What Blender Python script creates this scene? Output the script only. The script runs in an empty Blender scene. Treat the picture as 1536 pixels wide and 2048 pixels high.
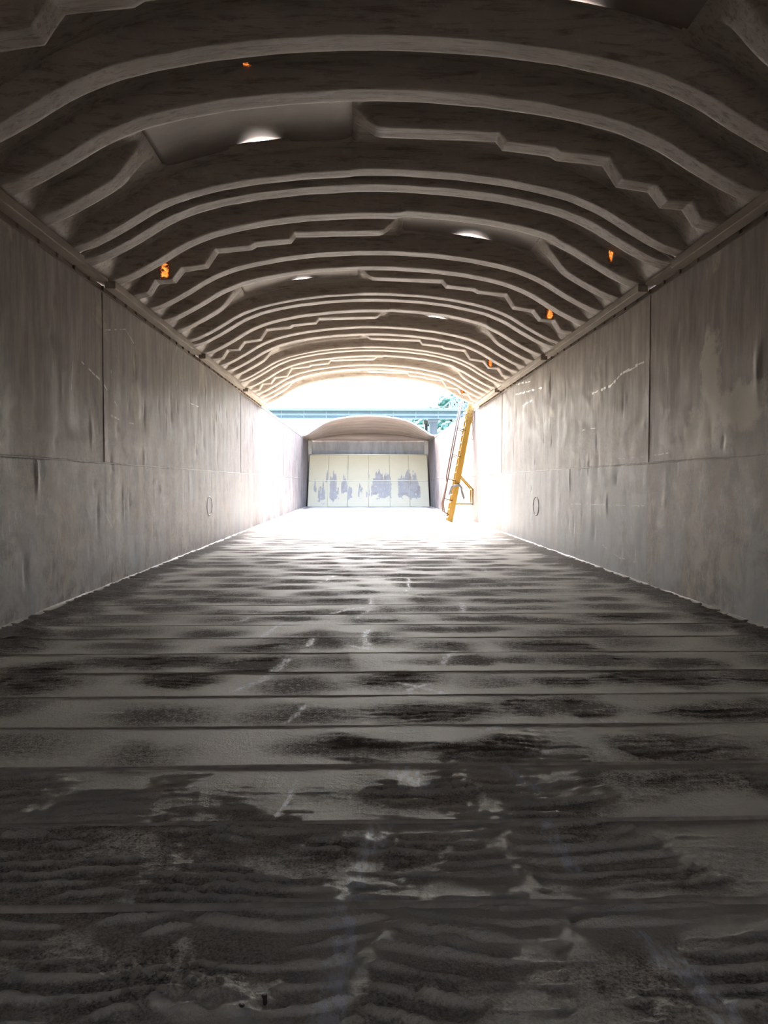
import bpy, bmesh, math, random
import numpy as np
from mathutils import Vector, Matrix

# ------------------------------------------------------------------ camera, sky, sun, exposure
scene = bpy.context.scene
C = scene.collection
FPX = 1538.0
CAM = (-0.2, 0.0, 1.553)
cam_d = bpy.data.cameras.new('camera')
cam = bpy.data.objects.new('camera', cam_d)
C.objects.link(cam)
cam_d.sensor_fit = 'HORIZONTAL'
cam_d.sensor_width = 36.0
cam_d.lens = 36.0 * FPX / 1536.0
cam_d.clip_end = 2000
cam.location = CAM
cam.rotation_euler = (math.radians(90 - 2.16), 0, math.radians(-1.378))
scene.camera = cam

SUN_AZ, SUN_EL = math.radians(12), math.radians(52)     # ahead of the camera, a little to the left
world = bpy.data.worlds.new('overcast_sky')
scene.world = world
world.use_nodes = True
bg = world.node_tree.nodes['Background']
sky = world.node_tree.nodes.new('ShaderNodeTexSky')      # hazy summer sky
sky.sky_type = 'NISHITA'
sky.sun_disc = False
sky.sun_elevation = SUN_EL
sky.sun_rotation = -SUN_AZ
sky.air_density = 1.0
sky.dust_density = 8.0
sky.ozone_density = 0.6
wb_n = world.node_tree.nodes.new('ShaderNodeVectorMath')   # daylight white balance
wb_n.operation = 'MULTIPLY'
wb_n.inputs[1].default_value = (0.94, 0.99, 1.06)
world.node_tree.links.new(sky.outputs[0], wb_n.inputs[0])
world.node_tree.links.new(wb_n.outputs[0], bg.inputs['Color'])
bg.inputs['Strength'].default_value = 1.45

sun_d = bpy.data.lights.new('hazy_sun', 'SUN')
sun_d.energy = 0.5
sun_d.angle = math.radians(9)
sun_d.color = (1.0, 0.97, 0.92)
sun = bpy.data.objects.new('hazy_sun', sun_d)
C.objects.link(sun)
sun.rotation_euler = Vector((-math.sin(SUN_AZ) * math.cos(SUN_EL), math.cos(SUN_AZ) * math.cos(SUN_EL), math.sin(SUN_EL))).to_track_quat('Z', 'Y').to_euler()

vs = scene.view_settings
vs.view_transform = 'Standard'
vs.look = 'None'
vs.gamma = 1.0
vs.use_curve_mapping = False
vs.exposure = 1.5

rng = np.random.RandomState(7)
random.seed(7)
W = 4.1                 # half width of the hold
Y_BACK = -8.85          # end behind the camera
Y_END = 53.4            # far end
Z_WALL = 4.38
Z_COV = 4.50

# ------------------------------------------------------------------ noise (numpy)
def _hash(ix, iy, seed):
    h = (ix.astype(np.int64) * 374761393 + iy.astype(np.int64) * 668265263 + seed * 1442695041) & 0xFFFFFFFF
    h = ((h ^ (h >> 13)) * 1274126177) & 0xFFFFFFFF
    h = h ^ (h >> 16)
    return (h & 0xFFFFFF) / float(0xFFFFFF)

def vnoise(x, y, seed=0):
    x = np.asarray(x, float); y = np.asarray(y, float)
    ix = np.floor(x); iy = np.floor(y)
    fx = x - ix; fy = y - iy
    fx = fx * fx * (3 - 2 * fx); fy = fy * fy * (3 - 2 * fy)
    a = _hash(ix, iy, seed); b = _hash(ix + 1, iy, seed)
    c = _hash(ix, iy + 1, seed); d = _hash(ix + 1, iy + 1, seed)
    return (a * (1 - fx) + b * fx) * (1 - fy) + (c * (1 - fx) + d * fx) * fy

def fbm(x, y, seed=0, oct=4, gain=0.5):
    s = 0; a = 1; t = 0
    for i in range(oct):
        s = s + a * vnoise(x * 2 ** i + 17.3 * i, y * 2 ** i - 9.1 * i, seed + i); t += a; a *= gain
    return s / t

def sstep(a, b, x):
    t = np.clip((np.asarray(x, float) - a) / (b - a), 0, 1)
    return t * t * (3 - 2 * t)

# ------------------------------------------------------------------ object helpers
def link(name, me, mat=None, parent=None):
    o = bpy.data.objects.new(name, me)
    C.objects.link(o)
    if mat is not None and me is not None and not me.materials:
        me.materials.append(mat)
    if parent is not None:
        o.parent = parent
    return o

def tag(o, label=None, cat=None, group=None, kind=None):
    if label: o['label'] = label
    if cat: o['category'] = cat
    if group: o['group'] = group
    if kind: o['kind'] = kind
    return o

def empty(name, loc=(0, 0, 0)):
    o = bpy.data.objects.new(name, None)
    C.objects.link(o)
    o.location = loc
    o.empty_display_size = 0.3
    return o

def mesh_np(name, verts, quads, smooth=True):
    verts = np.asarray(verts, np.float32); quads = np.asarray(quads, np.int32)
    me = bpy.data.meshes.new(name)
    me.vertices.add(len(verts)); me.vertices.foreach_set('co', verts.ravel())
    n = len(quads); k = quads.shape[1]
    me.loops.add(n * k); me.loops.foreach_set('vertex_index', quads.ravel())
    me.polygons.add(n)
    me.polygons.foreach_set('loop_start', np.arange(0, n * k, k, dtype=np.int32))
    me.polygons.foreach_set('loop_total', np.full(n, k, np.int32))
    if smooth:
        me.polygons.foreach_set('use_smooth', np.ones(n, bool))
    me.update(calc_edges=True)
    me.validate()
    return me

def grid_quads(nu, nv, flip=False):
    i = np.arange((nu - 1) * (nv - 1)); r = i // (nv - 1); c = i % (nv - 1)
    a = r * nv + c
    q = np.stack([a, a + 1, a + nv + 1, a + nv], 1)
    return q[:, ::-1] if flip else q

def set_attr(me, name, vals):
    at = me.attributes.new(name, 'FLOAT', 'POINT')
    at.data.foreach_set('value', np.asarray(vals, np.float32).ravel())

class MB:
    """collects boxes, bars, tubes and prisms into one mesh"""
    def __init__(s): s.v = []; s.f = []
    def add(s, vs, fs):
        b = len(s.v); s.v += [tuple(p) for p in vs]; s.f += [[b + i for i in f] for f in fs]; return s
    def box(s, x0, x1, y0, y1, z0, z1):
        return s.add([(x0, y0, z0), (x1, y0, z0), (x1, y1, z0), (x0, y1, z0), (x0, y0, z1), (x1, y0, z1), (x1, y1, z1), (x0, y1, z1)],
                     [[0, 3, 2, 1], [4, 5, 6, 7], [0, 1, 5, 4], [1, 2, 6, 5], [2, 3, 7, 6], [3, 0, 4, 7]])
    def bar(s, p, q, w, h, up=(0, 0, 1)):
        p = Vector(p); q = Vector(q); d = (q - p).normalized(); u = Vector(up)
        sd = d.cross(u)
        if sd.length < 1e-4: sd = d.cross(Vector((1, 0, 0)))
        sd.normalize(); u = sd.cross(d).normalized()
        vs = []
        for c in (p, q):
            for a, b in ((-1, -1), (1, -1), (1, 1), (-1, 1)):
                vs.append(c + sd * a * w / 2 + u * b * h / 2)
        return s.add(vs, [[0, 1, 2, 3], [7, 6, 5, 4], [0, 4, 5, 1], [1, 5, 6, 2], [2, 6, 7, 3], [3, 7, 4, 0]])
    def tube(s, pts, r, n=8):
        pts = [Vector(p) for p in pts]; b = len(s.v); m = len(pts)
        for i, p in enumerate(pts):
            d = (pts[min(i + 1, m - 1)] - pts[max(i - 1, 0)]).normalized()
            a = d.cross(Vector((0, 1, 0)) if abs(d.y) < 0.9 else Vector((1, 0, 0))).normalized(); c = d.cross(a)
            rr = r[i] if hasattr(r, '__len__') else r
            for k in range(n):
                t = 2 * math.pi * k / n
                s.v.append(tuple(p + (a * math.cos(t) + c * math.sin(t)) * rr))
        for i in range(m - 1):
            for k in range(n):
                s.f.append([b + i * n + k, b + i * n + (k + 1) % n, b + (i + 1) * n + (k + 1) % n, b + (i + 1) * n + k])
        s.f.append([b + k for k in range(n)][::-1]); s.f.append([b + (m - 1) * n + k for k in range(n)])
        return s
    def build(s, name, mat, parent=None, smooth=False, bevel=0):
        me = bpy.data.meshes.new(name); me.from_pydata(s.v, [], s.f); me.update()
        bm = bmesh.new(); bm.from_mesh(me); bmesh.ops.recalc_face_normals(bm, faces=bm.faces); bm.to_mesh(me); bm.free()
        if smooth:
            for p in me.polygons: p.use_smooth = True
        o = link(name, me, mat, parent)
        if bevel:
            m = o.modifiers.new('bevel', 'BEVEL'); m.width = bevel; m.segments = 2; m.limit_method = 'ANGLE'
        return o

# ------------------------------------------------------------------ material helpers
class NT:
    def __init__(s, name):
        s.m = bpy.data.materials.new(name); s.m.use_nodes = True
        s.t = s.m.node_tree; s.b = s.t.nodes['Principled BSDF']; s.out = s.t.nodes['Material Output']
    def n(s, ty, **kw):
        nd = s.t.nodes.new(ty)
        for k, v in kw.items(): setattr(nd, k, v)
        return nd
    def l(s, a, b): s.t.links.new(a, b)
    def obj(s, scale=(1, 1, 1)):
        tc = s.n('ShaderNodeTexCoord'); mp = s.n('ShaderNodeMapping')
        mp.inputs['Scale'].default_value = scale; s.l(tc.outputs['Object'], mp.inputs['Vector'])
        return mp.outputs['Vector']
    def noise(s, vec, scale, detail=5, rough=0.6, dist=0):
        nd = s.n('ShaderNodeTexNoise'); nd.inputs['Scale'].default_value = scale; nd.inputs['Detail'].default_value = detail
        nd.inputs['Roughness'].default_value = rough; nd.inputs['Distortion'].default_value = dist
        s.l(vec, nd.inputs['Vector']); return nd.outputs['Fac']
    def ramp(s, fac, stops):
        r = s.n('ShaderNodeValToRGB'); e = r.color_ramp.elements
        while len(e) < len(stops): e.new(0.5)
        for i, (p, c) in enumerate(stops):
            e[i].position = p; e[i].color = (c, c, c, 1) if not hasattr(c, '__len__') else (*c, 1)
        s.l(fac, r.inputs['Fac']); return r.outputs['Color']
    def mix(s, fac, a, b):
        m = s.n('ShaderNodeMix', data_type='RGBA')
        for sock, v in ((0, fac), (6, a), (7, b)):
            if hasattr(v, 'is_linked') or hasattr(v, 'links'): s.l(v, m.inputs[sock])
            elif hasattr(v, '__len__'): m.inputs[sock].default_value = (*v, 1)
            else: m.inputs[sock].default_value = v
        return m.outputs[2]
    def math(s, op, a, b=None, clamp=False):
        m = s.n('ShaderNodeMath', operation=op, use_clamp=clamp)
        for i, v in enumerate((a, b)):
            if v is None: continue
            if hasattr(v, 'links'): s.l(v, m.inputs[i])
            else: m.inputs[i].default_value = v
        return m.outputs[0]
    def attr(s, name):
        a = s.n('ShaderNodeAttribute', attribute_name=name); return a.outputs['Fac']
    def sep(s, vec):
        x = s.n('ShaderNodeSeparateXYZ'); s.l(vec, x.inputs[0]); return x.outputs
    def bump(s, h, strength=0.5, dist=0.01, prev=None):
        b = s.n('ShaderNodeBump'); b.inputs['Strength'].default_value = strength; b.inputs['Distance'].default_value = dist
        s.l(h, b.inputs['Height'])
        if prev is not None: s.l(prev, b.inputs['Normal'])
        return b.outputs['Normal']
    def fin(s, color, rough=0.6, normal=None, metal=0.0, spec=0.5):
        for k, v in (('Base Color', color), ('Roughness', rough), ('Metallic', metal), ('Specular IOR Level', spec), ('Normal', normal)):
            if v is None: continue
            if hasattr(v, 'links'): s.l(v, s.b.inputs[k])
            elif k == 'Base Color': s.b.inputs[k].default_value = (*v, 1)
            else: s.b.inputs[k].default_value = v
        return s.m

def mat_wall(scoured=False):
    t = NT('scoured_steel_plate' if scoured else 'stained_steel_wall')
    v = t.obj(); vs_ = t.obj((1, 1, 0.16)); vh = t.obj((1, 0.25, 1))
    z = t.sep(v)[2]
    big = t.noise(v, 0.55, 4, 0.6, 0.4)
    streak = t.noise(vs_, 7.0, 6, 0.65)
    blotch = t.noise(v, 2.2, 8, 0.72, 0.6)
    speck = t.noise(t.obj((1, 1, 0.45)), 10.0, 8, 0.8)
    brown = t.mix(big, (0.22, 0.185, 0.163), (0.33, 0.285, 0.255))
    brown = t.mix(t.ramp(streak, [(0.42, 0.0), (0.68, 0.8)]), brown, (0.44, 0.39, 0.345))
    # dust that settled on the lower plates, ragged upper limit
    zz = t.math('ADD', z, t.math('MULTIPLY', t.math('SUBTRACT', big, 0.5), 3.2))
    low = t.ramp(t.math('DIVIDE', zz, 4.4), [(0.0, 0.9), (0.36, 0.8), (0.60, 0.0)])
    dust = t.mix(t.ramp(blotch, [(0.43, 0.0), (0.58, 1.0)]), (0.27, 0.245, 0.215), (0.66, 0.63, 0.56))
    dust = t.mix(t.ramp(speck, [(0.51, 0.0), (0.60, 0.9)]), dust, (0.68, 0.66, 0.61))
    col = t.mix(low, brown, dust)
    # blue-grey scoured steel low down
    sc = t.noise(t.obj((1, 0.7, 0.7)), 0.8, 5, 0.6, 0.3)
    lowz = t.ramp(t.math('DIVIDE', z, 4.4), [(0.0, 1.0), (0.40, 0.55), (0.46, 0.0)])
    col = t.mix(t.math('MULTIPLY', t.ramp(sc, [(0.46, 0.0), (0.62, 0.85)]), lowz), col, (0.52, 0.56, 0.58))
    # yellowish caked-on residue
    cake = t.noise(t.obj((1, 0.8, 0.55)), 0.9, 7, 0.66, 0.8)
    col = t.mix(t.ramp(cake, [(0.57, 0.0), (0.66, 0.65)]), col, (0.62, 0.56, 0.43))
    if scoured:
        col = t.mix(t.ramp(t.noise(t.obj((1, 0.6, 0.35)), 1.6, 7, 0.7), [(0.30, 0.85), (0.72, 0.25)]), col, (0.50, 0.545, 0.565))
    # big pale splash on the right wall
    xyz = t.sep(v)
    def blob(cy, cz, ry, rz):
        a = t.math('POWER', t.math('DIVIDE', t.math('SUBTRACT', xyz[1], cy), ry), 2.0)
        b = t.math('POWER', t.math('DIVIDE', t.math('SUBTRACT', xyz[2], cz), rz), 2.0)
        return t.math('SUBTRACT', 1.0, t.math('SQRT', t.math('ADD', a, b)))
    sp = t.math('MAXIMUM', blob(8.7, 2.42, 0.75, 0.30), t.math('MAXIMUM', blob(9.55, 2.55, 0.34, 0.95), blob(9.9, 2.15, 0.40, 0.42)))
    sp = t.math('ADD', sp, t.math('MULTIPLY', t.math('SUBTRACT', t.noise(v, 2.6, 7, 0.7), 0.5), 2.2))
    right = t.math('GREATER_THAN', xyz[0], 0.0)
    col = t.mix(t.math('MULTIPLY', right, t.ramp(sp, [(-0.0, 0.0), (0.30, 0.9)])), col, (0.60, 0.57, 0.48))
    # rust bloom towards the weathered open end, also darkened to offset daylight there
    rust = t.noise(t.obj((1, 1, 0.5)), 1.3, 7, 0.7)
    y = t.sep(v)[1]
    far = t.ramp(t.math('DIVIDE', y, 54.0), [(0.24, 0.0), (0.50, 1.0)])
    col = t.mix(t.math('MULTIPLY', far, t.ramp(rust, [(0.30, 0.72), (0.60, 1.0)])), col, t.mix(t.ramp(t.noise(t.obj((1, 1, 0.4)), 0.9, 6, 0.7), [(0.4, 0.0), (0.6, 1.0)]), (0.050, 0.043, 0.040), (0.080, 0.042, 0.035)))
    # pale scratches
    scr = t.noise(t.obj((1, 1.6, 0.7)), 26.0, 3, 0.6, 1.5)
    col = t.mix(t.math('MULTIPLY', t.ramp(scr, [(0.70, 0.0), (0.74, 0.8)]), t.ramp(t.noise(v, 1.1, 2), [(0.5, 0.0), (0.62, 1.0)])), col, (0.6, 0.6, 0.58))
    n1 = t.bump(streak, 0.12, 0.01)
    n2 = t.bump(speck, 0.5, 0.007, n1)
    rough = t.ramp(blotch, [(0.3, 0.48), (0.7, 0.72)])
    return t.fin(col, rough, n2, 0.0, 0.6)

def mat_floor():
    t = NT('dusty_steel_floor')
    v = t.obj()
    grain = t.noise(v, 95.0, 4, 0.75); mid = t.noise(v, 24.0, 6, 0.7); soft = t.noise(t.obj((1, 0.45, 1)), 2.4, 5, 0.6, 0.3)
    dust = t.mix(soft, (0.55, 0.54, 0.475), (0.75, 0.74, 0.66))
    dirt = t.mix(mid, (0.07, 0.06, 0.05), (0.18, 0.155, 0.13))
    rough_m = t.attr('rough')
    nz = t.math('ADD', t.math('MULTIPLY', t.math('SUBTRACT', mid, 0.5), 2.6), t.math('MULTIPLY', t.math('SUBTRACT', grain, 0.5), 4.0))
    f = t.math('MULTIPLY', rough_m, t.math('ADD', nz, 1.0))
    dm = t.ramp(f, [(0.12, 0.0), (0.60, 1.0)])
    col = t.mix(dm, dust, dirt)
    bare = t.attr('bare')
    fb = t.math('ADD', bare, t.math('MULTIPLY', t.math('SUBTRACT', t.noise(t.obj((1, 0.35, 1)), 30.0, 6, 0.75), 0.5), 2.2))
    fbm_ = t.ramp(fb, [(0.42, 0.0), (0.72, 1.0)])
    col = t.mix(fbm_, col, (0.82, 0.88, 0.92))
    n1 = t.bump(mid, 0.7, 0.014)
    n2 = t.bump(grain, 0.7, 0.005, n1)
    rough = t.mix(fbm_, t.mix(dm, (0.58, 0.58, 0.58), (0.95, 0.95, 0.95)), (0.45, 0.45, 0.45))
    return t.fin(col, rough, n2, 0.0, 0.55)

def mat_cover():
    t = NT('dusty_fibreglass')
    v = t.obj()
    fib = t.noise(t.obj((0.10, 1, 1)), 17.0, 7, 0.75, 0.4); blot = t.noise(v, 1.6, 6, 0.65, 0.4)
    col = t.mix(blot, (0.35, 0.295, 0.25), (0.48, 0.42, 0.365))
    col = t.mix(t.ramp(fib, [(0.36, 0.9), (0.50, 0.0)]), col, (0.22, 0.175, 0.145))
    col = t.mix(t.ramp(t.noise(v, 7.0, 7, 0.72), [(0.55, 0.0), (0.75, 0.5)]), col, (0.58, 0.53, 0.47))
    n = t.bump(fib, 0.45, 0.012)
    return t.fin(col, 0.6, n, 0, 0.35)

def mat_simple(name, c1, c2, scale=6.0, rough=0.6, stretch=(1, 1, 1), bump=0.2, metal=0.0, detail=5):
    t = NT(name)
    f = t.noise(t.obj(stretch), scale, detail, 0.65)
    return t.fin(t.mix(t.ramp(f, [(0.3, 0.0), (0.7, 1.0)]), c1, c2), rough, t.bump(f, bump, 0.006), metal)

def mat_panel():
    t = NT('flaking_cream_paint')
    v = t.obj()
    cream = t.mix(t.noise(v, 1.2, 5), (0.50, 0.405, 0.245), (0.57, 0.475, 0.30))
    steel = t.mix(t.noise(t.obj((1, 1, 0.3)), 5.0, 6, 0.7), (0.25, 0.21, 0.17), (0.37, 0.32, 0.265))
    steel = t.mix(t.ramp(t.noise(v, 2.0, 5), [(0.52, 0.0), (0.68, 0.6)]), steel, (0.2, 0.14, 0.10))
    f = t.math('ADD', t.attr('flake'), t.math('MULTIPLY', t.math('SUBTRACT', t.noise(t.obj((1, 1, 0.3)), 9.0, 8, 0.8), 0.5), 2.2))
    m = t.ramp(f, [(0.50, 0.0), (0.56, 1.0)])
    return t.fin(t.mix(m, cream, steel), 0.55, t.bump(m, -0.4, 0.004))

def mat_glow():
    t = NT('thin_amber_resin')
    v = t.obj()
    f = t.math('MULTIPLY', t.noise(v, 22.0, 6, 0.75, 0.8), t.attr('core'))
    col = t.mix(t.ramp(f, [(0.48, 0.0), (0.66, 1.0)]), (0.0015, 0.0005, 0.0002), (0.085, 0.022, 0.004))
    tr = t.n('ShaderNodeBsdfTranslucent'); t.l(col, tr.inputs['Color'])
    t.l(tr.outputs[0], t.out.inputs['Surface'])
    return t.m

def mat_leaf():
    t = NT('summer_foliage')
    v = t.obj()
    f = t.noise(v, 1.4, 6, 0.7)
    return t.fin(t.mix(t.ramp(f, [(0.32, 0.0), (0.68, 1.0)]), (0.035, 0.095, 0.07), (0.085, 0.17, 0.115)), 0.7, t.bump(f, 0.8, 0.4))

M = {
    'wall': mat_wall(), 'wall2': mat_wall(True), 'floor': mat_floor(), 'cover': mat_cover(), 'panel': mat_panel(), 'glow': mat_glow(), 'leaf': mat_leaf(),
    'bead': mat_simple('weld_bead_steel', (0.40, 0.38, 0.33), (0.62, 0.59, 0.52), 14, 0.55),
    'coam': mat_simple('coaming_steel', (0.17, 0.13, 0.105), (0.31, 0.25, 0.20), 5, 0.6, (1, 0.3, 1)),
    'rail': mat_simple('cover_rail', (0.30, 0.25, 0.20), (0.46, 0.40, 0.33), 6, 0.6, (1, 0.2, 1)),
    'yellow': mat_simple('yellow_ladder_paint', (0.26, 0.145, 0.015), (0.31, 0.18, 0.025), 5, 0.45),
    'tread': mat_simple('pale_worn_tread', (0.36, 0.33, 0.25), (0.45, 0.42, 0.35), 8, 0.5),
    'tube': mat_simple('rusty_handrail', (0.05, 0.025, 0.016), (0.08, 0.045, 0.03), 12, 0.55),
    'cloth': mat_simple('grey_canvas', (0.10, 0.10, 0.105), (0.19, 0.19, 0.20), 20, 0.85),
    'chain': mat_simple('rusty_chain', (0.16, 0.09, 0.065), (0.26, 0.16, 0.12), 20, 0.6),
    'bridge': mat_simple('blue_grey_bridge_paint', (0.085, 0.118, 0.125), (0.105, 0.14, 0.148), 0.4, 0.5),
    'bridge_lt': mat_simple('pale_bridge_steel', (0.15, 0.178, 0.18), (0.18, 0.21, 0.212), 0.4, 0.5),
    'concrete': mat_simple('weathered_concrete', (0.085, 0.085, 0.08), (0.13, 0.128, 0.12), 0.5, 0.8, (1, 1, 0.2)),
    'ground': mat_simple('wooded_ground', (0.035, 0.09, 0.065), (0.07, 0.14, 0.095), 0.1, 0.9),
    'water': mat_simple('river_water', (0.10, 0.13, 0.12), (0.14, 0.17, 0.16), 0.3, 0.15),
    'scratch': mat_simple('bare_scratch', (0.62, 0.62, 0.60), (0.82, 0.82, 0.80), 30, 0.4),
    'dirt': mat_simple('clotted_dirt', (0.40, 0.365, 0.31), (0.60, 0.56, 0.48), 40, 0.85, (1, 1, 1), 0.6),
    'oldpaint': mat_simple('weathered_end_wall', (0.20, 0.18, 0.165), (0.36, 0.335, 0.31), 3.0, 0.6, (1, 1, 0.2)),
    'post': mat_simple('pale_corner_post', (0.30, 0.27, 0.22), (0.42, 0.385, 0.32), 3.0, 0.6, (1, 1, 0.3)),
    'dark': mat_simple('dark_metal_stub', (0.03, 0.028, 0.026), (0.07, 0.06, 0.055), 20, 0.6),
}

# ------------------------------------------------------------------ floor: steel strips with weld beads
STRIP0, PITCH = 2.77, 0.70
strokes = [  # scraped bare lines on the floor: polyline (x, y), width
    ([(-0.33, 2.05), (-0.28, 2.45), (-0.28, 2.75), (-0.22, 3.05), (-0.13, 3.45)], 0.10),
    ([(-0.62, 3.52), (-0.58, 3.75), (-0.56, 3.98)], 0.022),
    ([(-0.72, 4.95), (-0.66, 5.15), (-0.62, 5.35)], 0.035),
    ([(-1.18, 5.75), (-1.0, 6.1), (-0.92, 6.5), (-0.88, 6.75)], 0.07),
    ([(-1.25, 7.75), (-1.2, 8.1), (-1.1, 8.5)], 0.07), ([(-0.75, 7.3), (-0.72, 7.6)], 0.07), ([(-0.35, 7.3), (-0.15, 7.15), (-0.22, 7.6), (-0.18, 8.1)], 0.07),
    ([(0.28, 5.9), (0.14, 5.75), (0.12, 5.55), (0.4, 5.62), (0.05, 5.95)], 0.05),
    ([(0.45, 6.5), (0.52, 6.8), (0.62, 7.0)], 0.06), ([(0.98, 9.2), (1.05, 9.9)], 0.08), ([(-0.65, 9.0), (-0.4, 9.5), (-0.2, 9.6)], 0.06),
    ([(-0.3, 8.8), (-0.15, 9.4), (-0.1, 10.5)], 0.05), ([(0.55, 4.75), (0.66, 4.85)], 0.06), ([(0.55, 4.15), (0.66, 3.85)], 0.07),
    ([(0.05, 3.9), (0.0, 4.1)], 0.16), ([(0.62, 3.4), (0.63, 3.0)], 0.07), ([(0.75, 2.55), (0.86, 2.2), (0.80, 2.0)], 0.09),
    ([(1.5, 3.0), (1.65, 2.92)], 0.09), ([(1.35, 4.95), (1.5, 4.9)], 0.07), ([(-2.05, 5.2), (-1.85, 5.2)], 0.03),
    ([(-1.6, 8.6), (-1.5, 9.2)], 0.05), ([(-0.9, 12), (-0.7, 13)], 0.06), ([(0.4, 11), (0.5, 12.5)], 0.06),
]
def stroke_mask(x, y):
    m = np.zeros_like(x)
    for pts, w in strokes:
        for (ax, ay), (bx, by) in zip(pts[:-1], pts[1:]):
            dx, dy = bx - ax, by - ay
            t = np.clip(((x - ax) * dx + (y - ay) * dy) / (dx * dx + dy * dy), 0, 1)
            d = np.hypot(x - ax - t * dx, y - ay - t * dy)
            m = np.maximum(m, 0.62 * (1 - sstep(0.15 * w, 1.1 * w, d)))
    return m

_bl = {}
def strip_blobs(k):
    if k not in _bl:
        r = np.random.RandomState(1000 + k)
        out = []; x = -4.2 + r.rand() * 0.8
        while x < 4.3:
            out.append((x, 0.28 + 0.42 * r.rand(), 0.25 + 0.5 * r.rand(), 0.24 + 0.26 * r.rand(), 0.5 + 0.6 * r.rand()))
            x += 0.6 + 0.75 * r.rand()
        _bl[k] = out
    return _bl[k]

def floor_fields(x, y):
    """height, roughness mask, bare mask"""
    k = np.floor((y - STRIP0) / PITCH)
    v = (y - STRIP0) / PITCH - k
    rough = np.zeros_like(x)
    for kk in np.unique(k):
        s = k == kk
        for bx, bw, bv, bh, ba in strip_blobs(int(kk)):
            wob = 0.5 * (fbm(x[s] * 3, y[s] * 5, 77, 3) - 0.5)
            d = ((x[s] - bx) / bw) ** 2 + ((v[s] - bv + wob) / bh) ** 2
            rough[s] = np.maximum(rough[s], ba * np.exp(-d * 0.9))
    near = 1 - sstep(3.2, 5.4, y)
    n2 = fbm(x * 1.1, y * 1.3, 31, 4)
    rough = np.maximum(rough, near * sstep(0.46, 0.70, n2) * 0.7)
    edge = sstep(3.35, 3.9, np.abs(x) + 0.5 * (vnoise(x * 2, y * 2, 5) - 0.5))
    rough = np.maximum(rough, 1.0 * edge)
    bare = stroke_mask(x, y)
    rough = rough * (1 - 0.7 * np.clip(bare, 0, 1))
    # smooth sweeps left by the blade, running down the hold
    sweep = sstep(0.60, 0.75, fbm(x * 1.5 + 0.25 * y, y * 0.22, 91, 3))
    rough = rough * (1 - 0.5 * sweep * sstep(0, 1, 1 - edge))
    ridge_m = np.maximum(sstep(0.18, 0.6, rough), near * sstep(0.34, 0.52, fbm(x * 1.2, y * 0.8, 133, 3))) * (1 - 0.8 * sweep)
    # track-pad ridges across the hold, curved like smiles
    kc = np.floor((y - STRIP0) / (2 * PITCH))                 # each pass of the machine leaves its own run of pads
    xw = x + 0.55 * (fbm(x * 1.3, y * 1.7, 141, 3) - 0.5) + 0.37 * _hash(kc, kc * 0 + 3, 9)
    CW = 0.74
    ci = np.floor(xw / CW); cf = xw / CW - ci
    cx = cf - 0.5
    r1 = _hash(ci, kc, 211); r2 = _hash(ci, kc, 212); r3 = _hash(ci, kc, 213)
    cmask = (0.25 + 0.75 * sstep(0.0, 0.08, cf) * (1 - sstep(0.92, 1.0, cf))) * np.where(r1 > 0.25, 1.0, 0.12)
    yy = y - (0.10 + 0.16 * r3) * cx ** 2 + (r2 - 0.5) * 0.16 * cx + 0.05 * (fbm(x * 2.6, y * 2.6, 12, 3) - 0.5)
    per = 0.078 + 0.03 * r3
    ph = yy / per + 7 * r2 + 0.7 * fbm(x * 0.9, y * 1.1, 44, 2)
    ridge_m = ridge_m * cmask
    saw = ph - np.floor(ph)
    ridge = np.where(saw < 0.5, np.exp(-((saw - 0.5) / 0.065) ** 2), np.exp(-((saw - 0.5) / 0.12) ** 2))
    br = sstep(0.34, 0.56, fbm(x * 3.4, y * 14.0, 52, 3))
    amp = (0.012 + 0.015 * near) * ridge_m * (1 - edge)
    h = amp * ridge * br * (0.45 + 1.1 * vnoise(x * 3, y * 9, 8))
    # crumbs and clods
    crumb = sstep(0.52, 0.75, fbm(x * 19, y * 19, 61, 3)) * (0.35 + vnoise(x * 4, y * 4, 62))
    h = h + 0.007 * crumb * np.clip(rough, 0, 1) * (0.6 + 0.8 * near)
    clod = np.exp(-(((x + 0.72) / 0.24) ** 2 + ((y - 2.26) / 0.10) ** 2)) + 0.7 * np.exp(-(((x - 0.95) / 0.30) ** 2 + ((y - 2.10) / 0.13) ** 2)) + 0.6 * np.exp(-(((x - 0.12) / 0.22) ** 2 + ((y - 2.55) / 0.10) ** 2))
    h = h + clod * (0.018 + 0.035 * sstep(0.4, 0.8, fbm(x * 15, y * 15, 71, 4)))
    h = h + 0.022 * edge * (0.3 + sstep(0.4, 0.8, fbm(x * 11, y * 11, 81, 3)))
    h = h * (0.3 + 0.7 * sstep(0.0, 0.09, np.minimum(v, 1 - v) * PITCH))
    # dished plate between the frames
    h = h - 0.004 * np.sin(np.pi * v) + 0.014 * (fbm(x * 0.8, y * 1.6, 3, 3) - 0.5)
    h = h + 0.004 * (fbm(x * 7, y * 7, 21, 3) - 0.5)
    crest = np.clip(ridge * br, 0, 1)
    return h, np.clip(rough * (1 - 0.5 * near) - 0.4 * crest * ridge_m, 0, 1), bare

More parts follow.
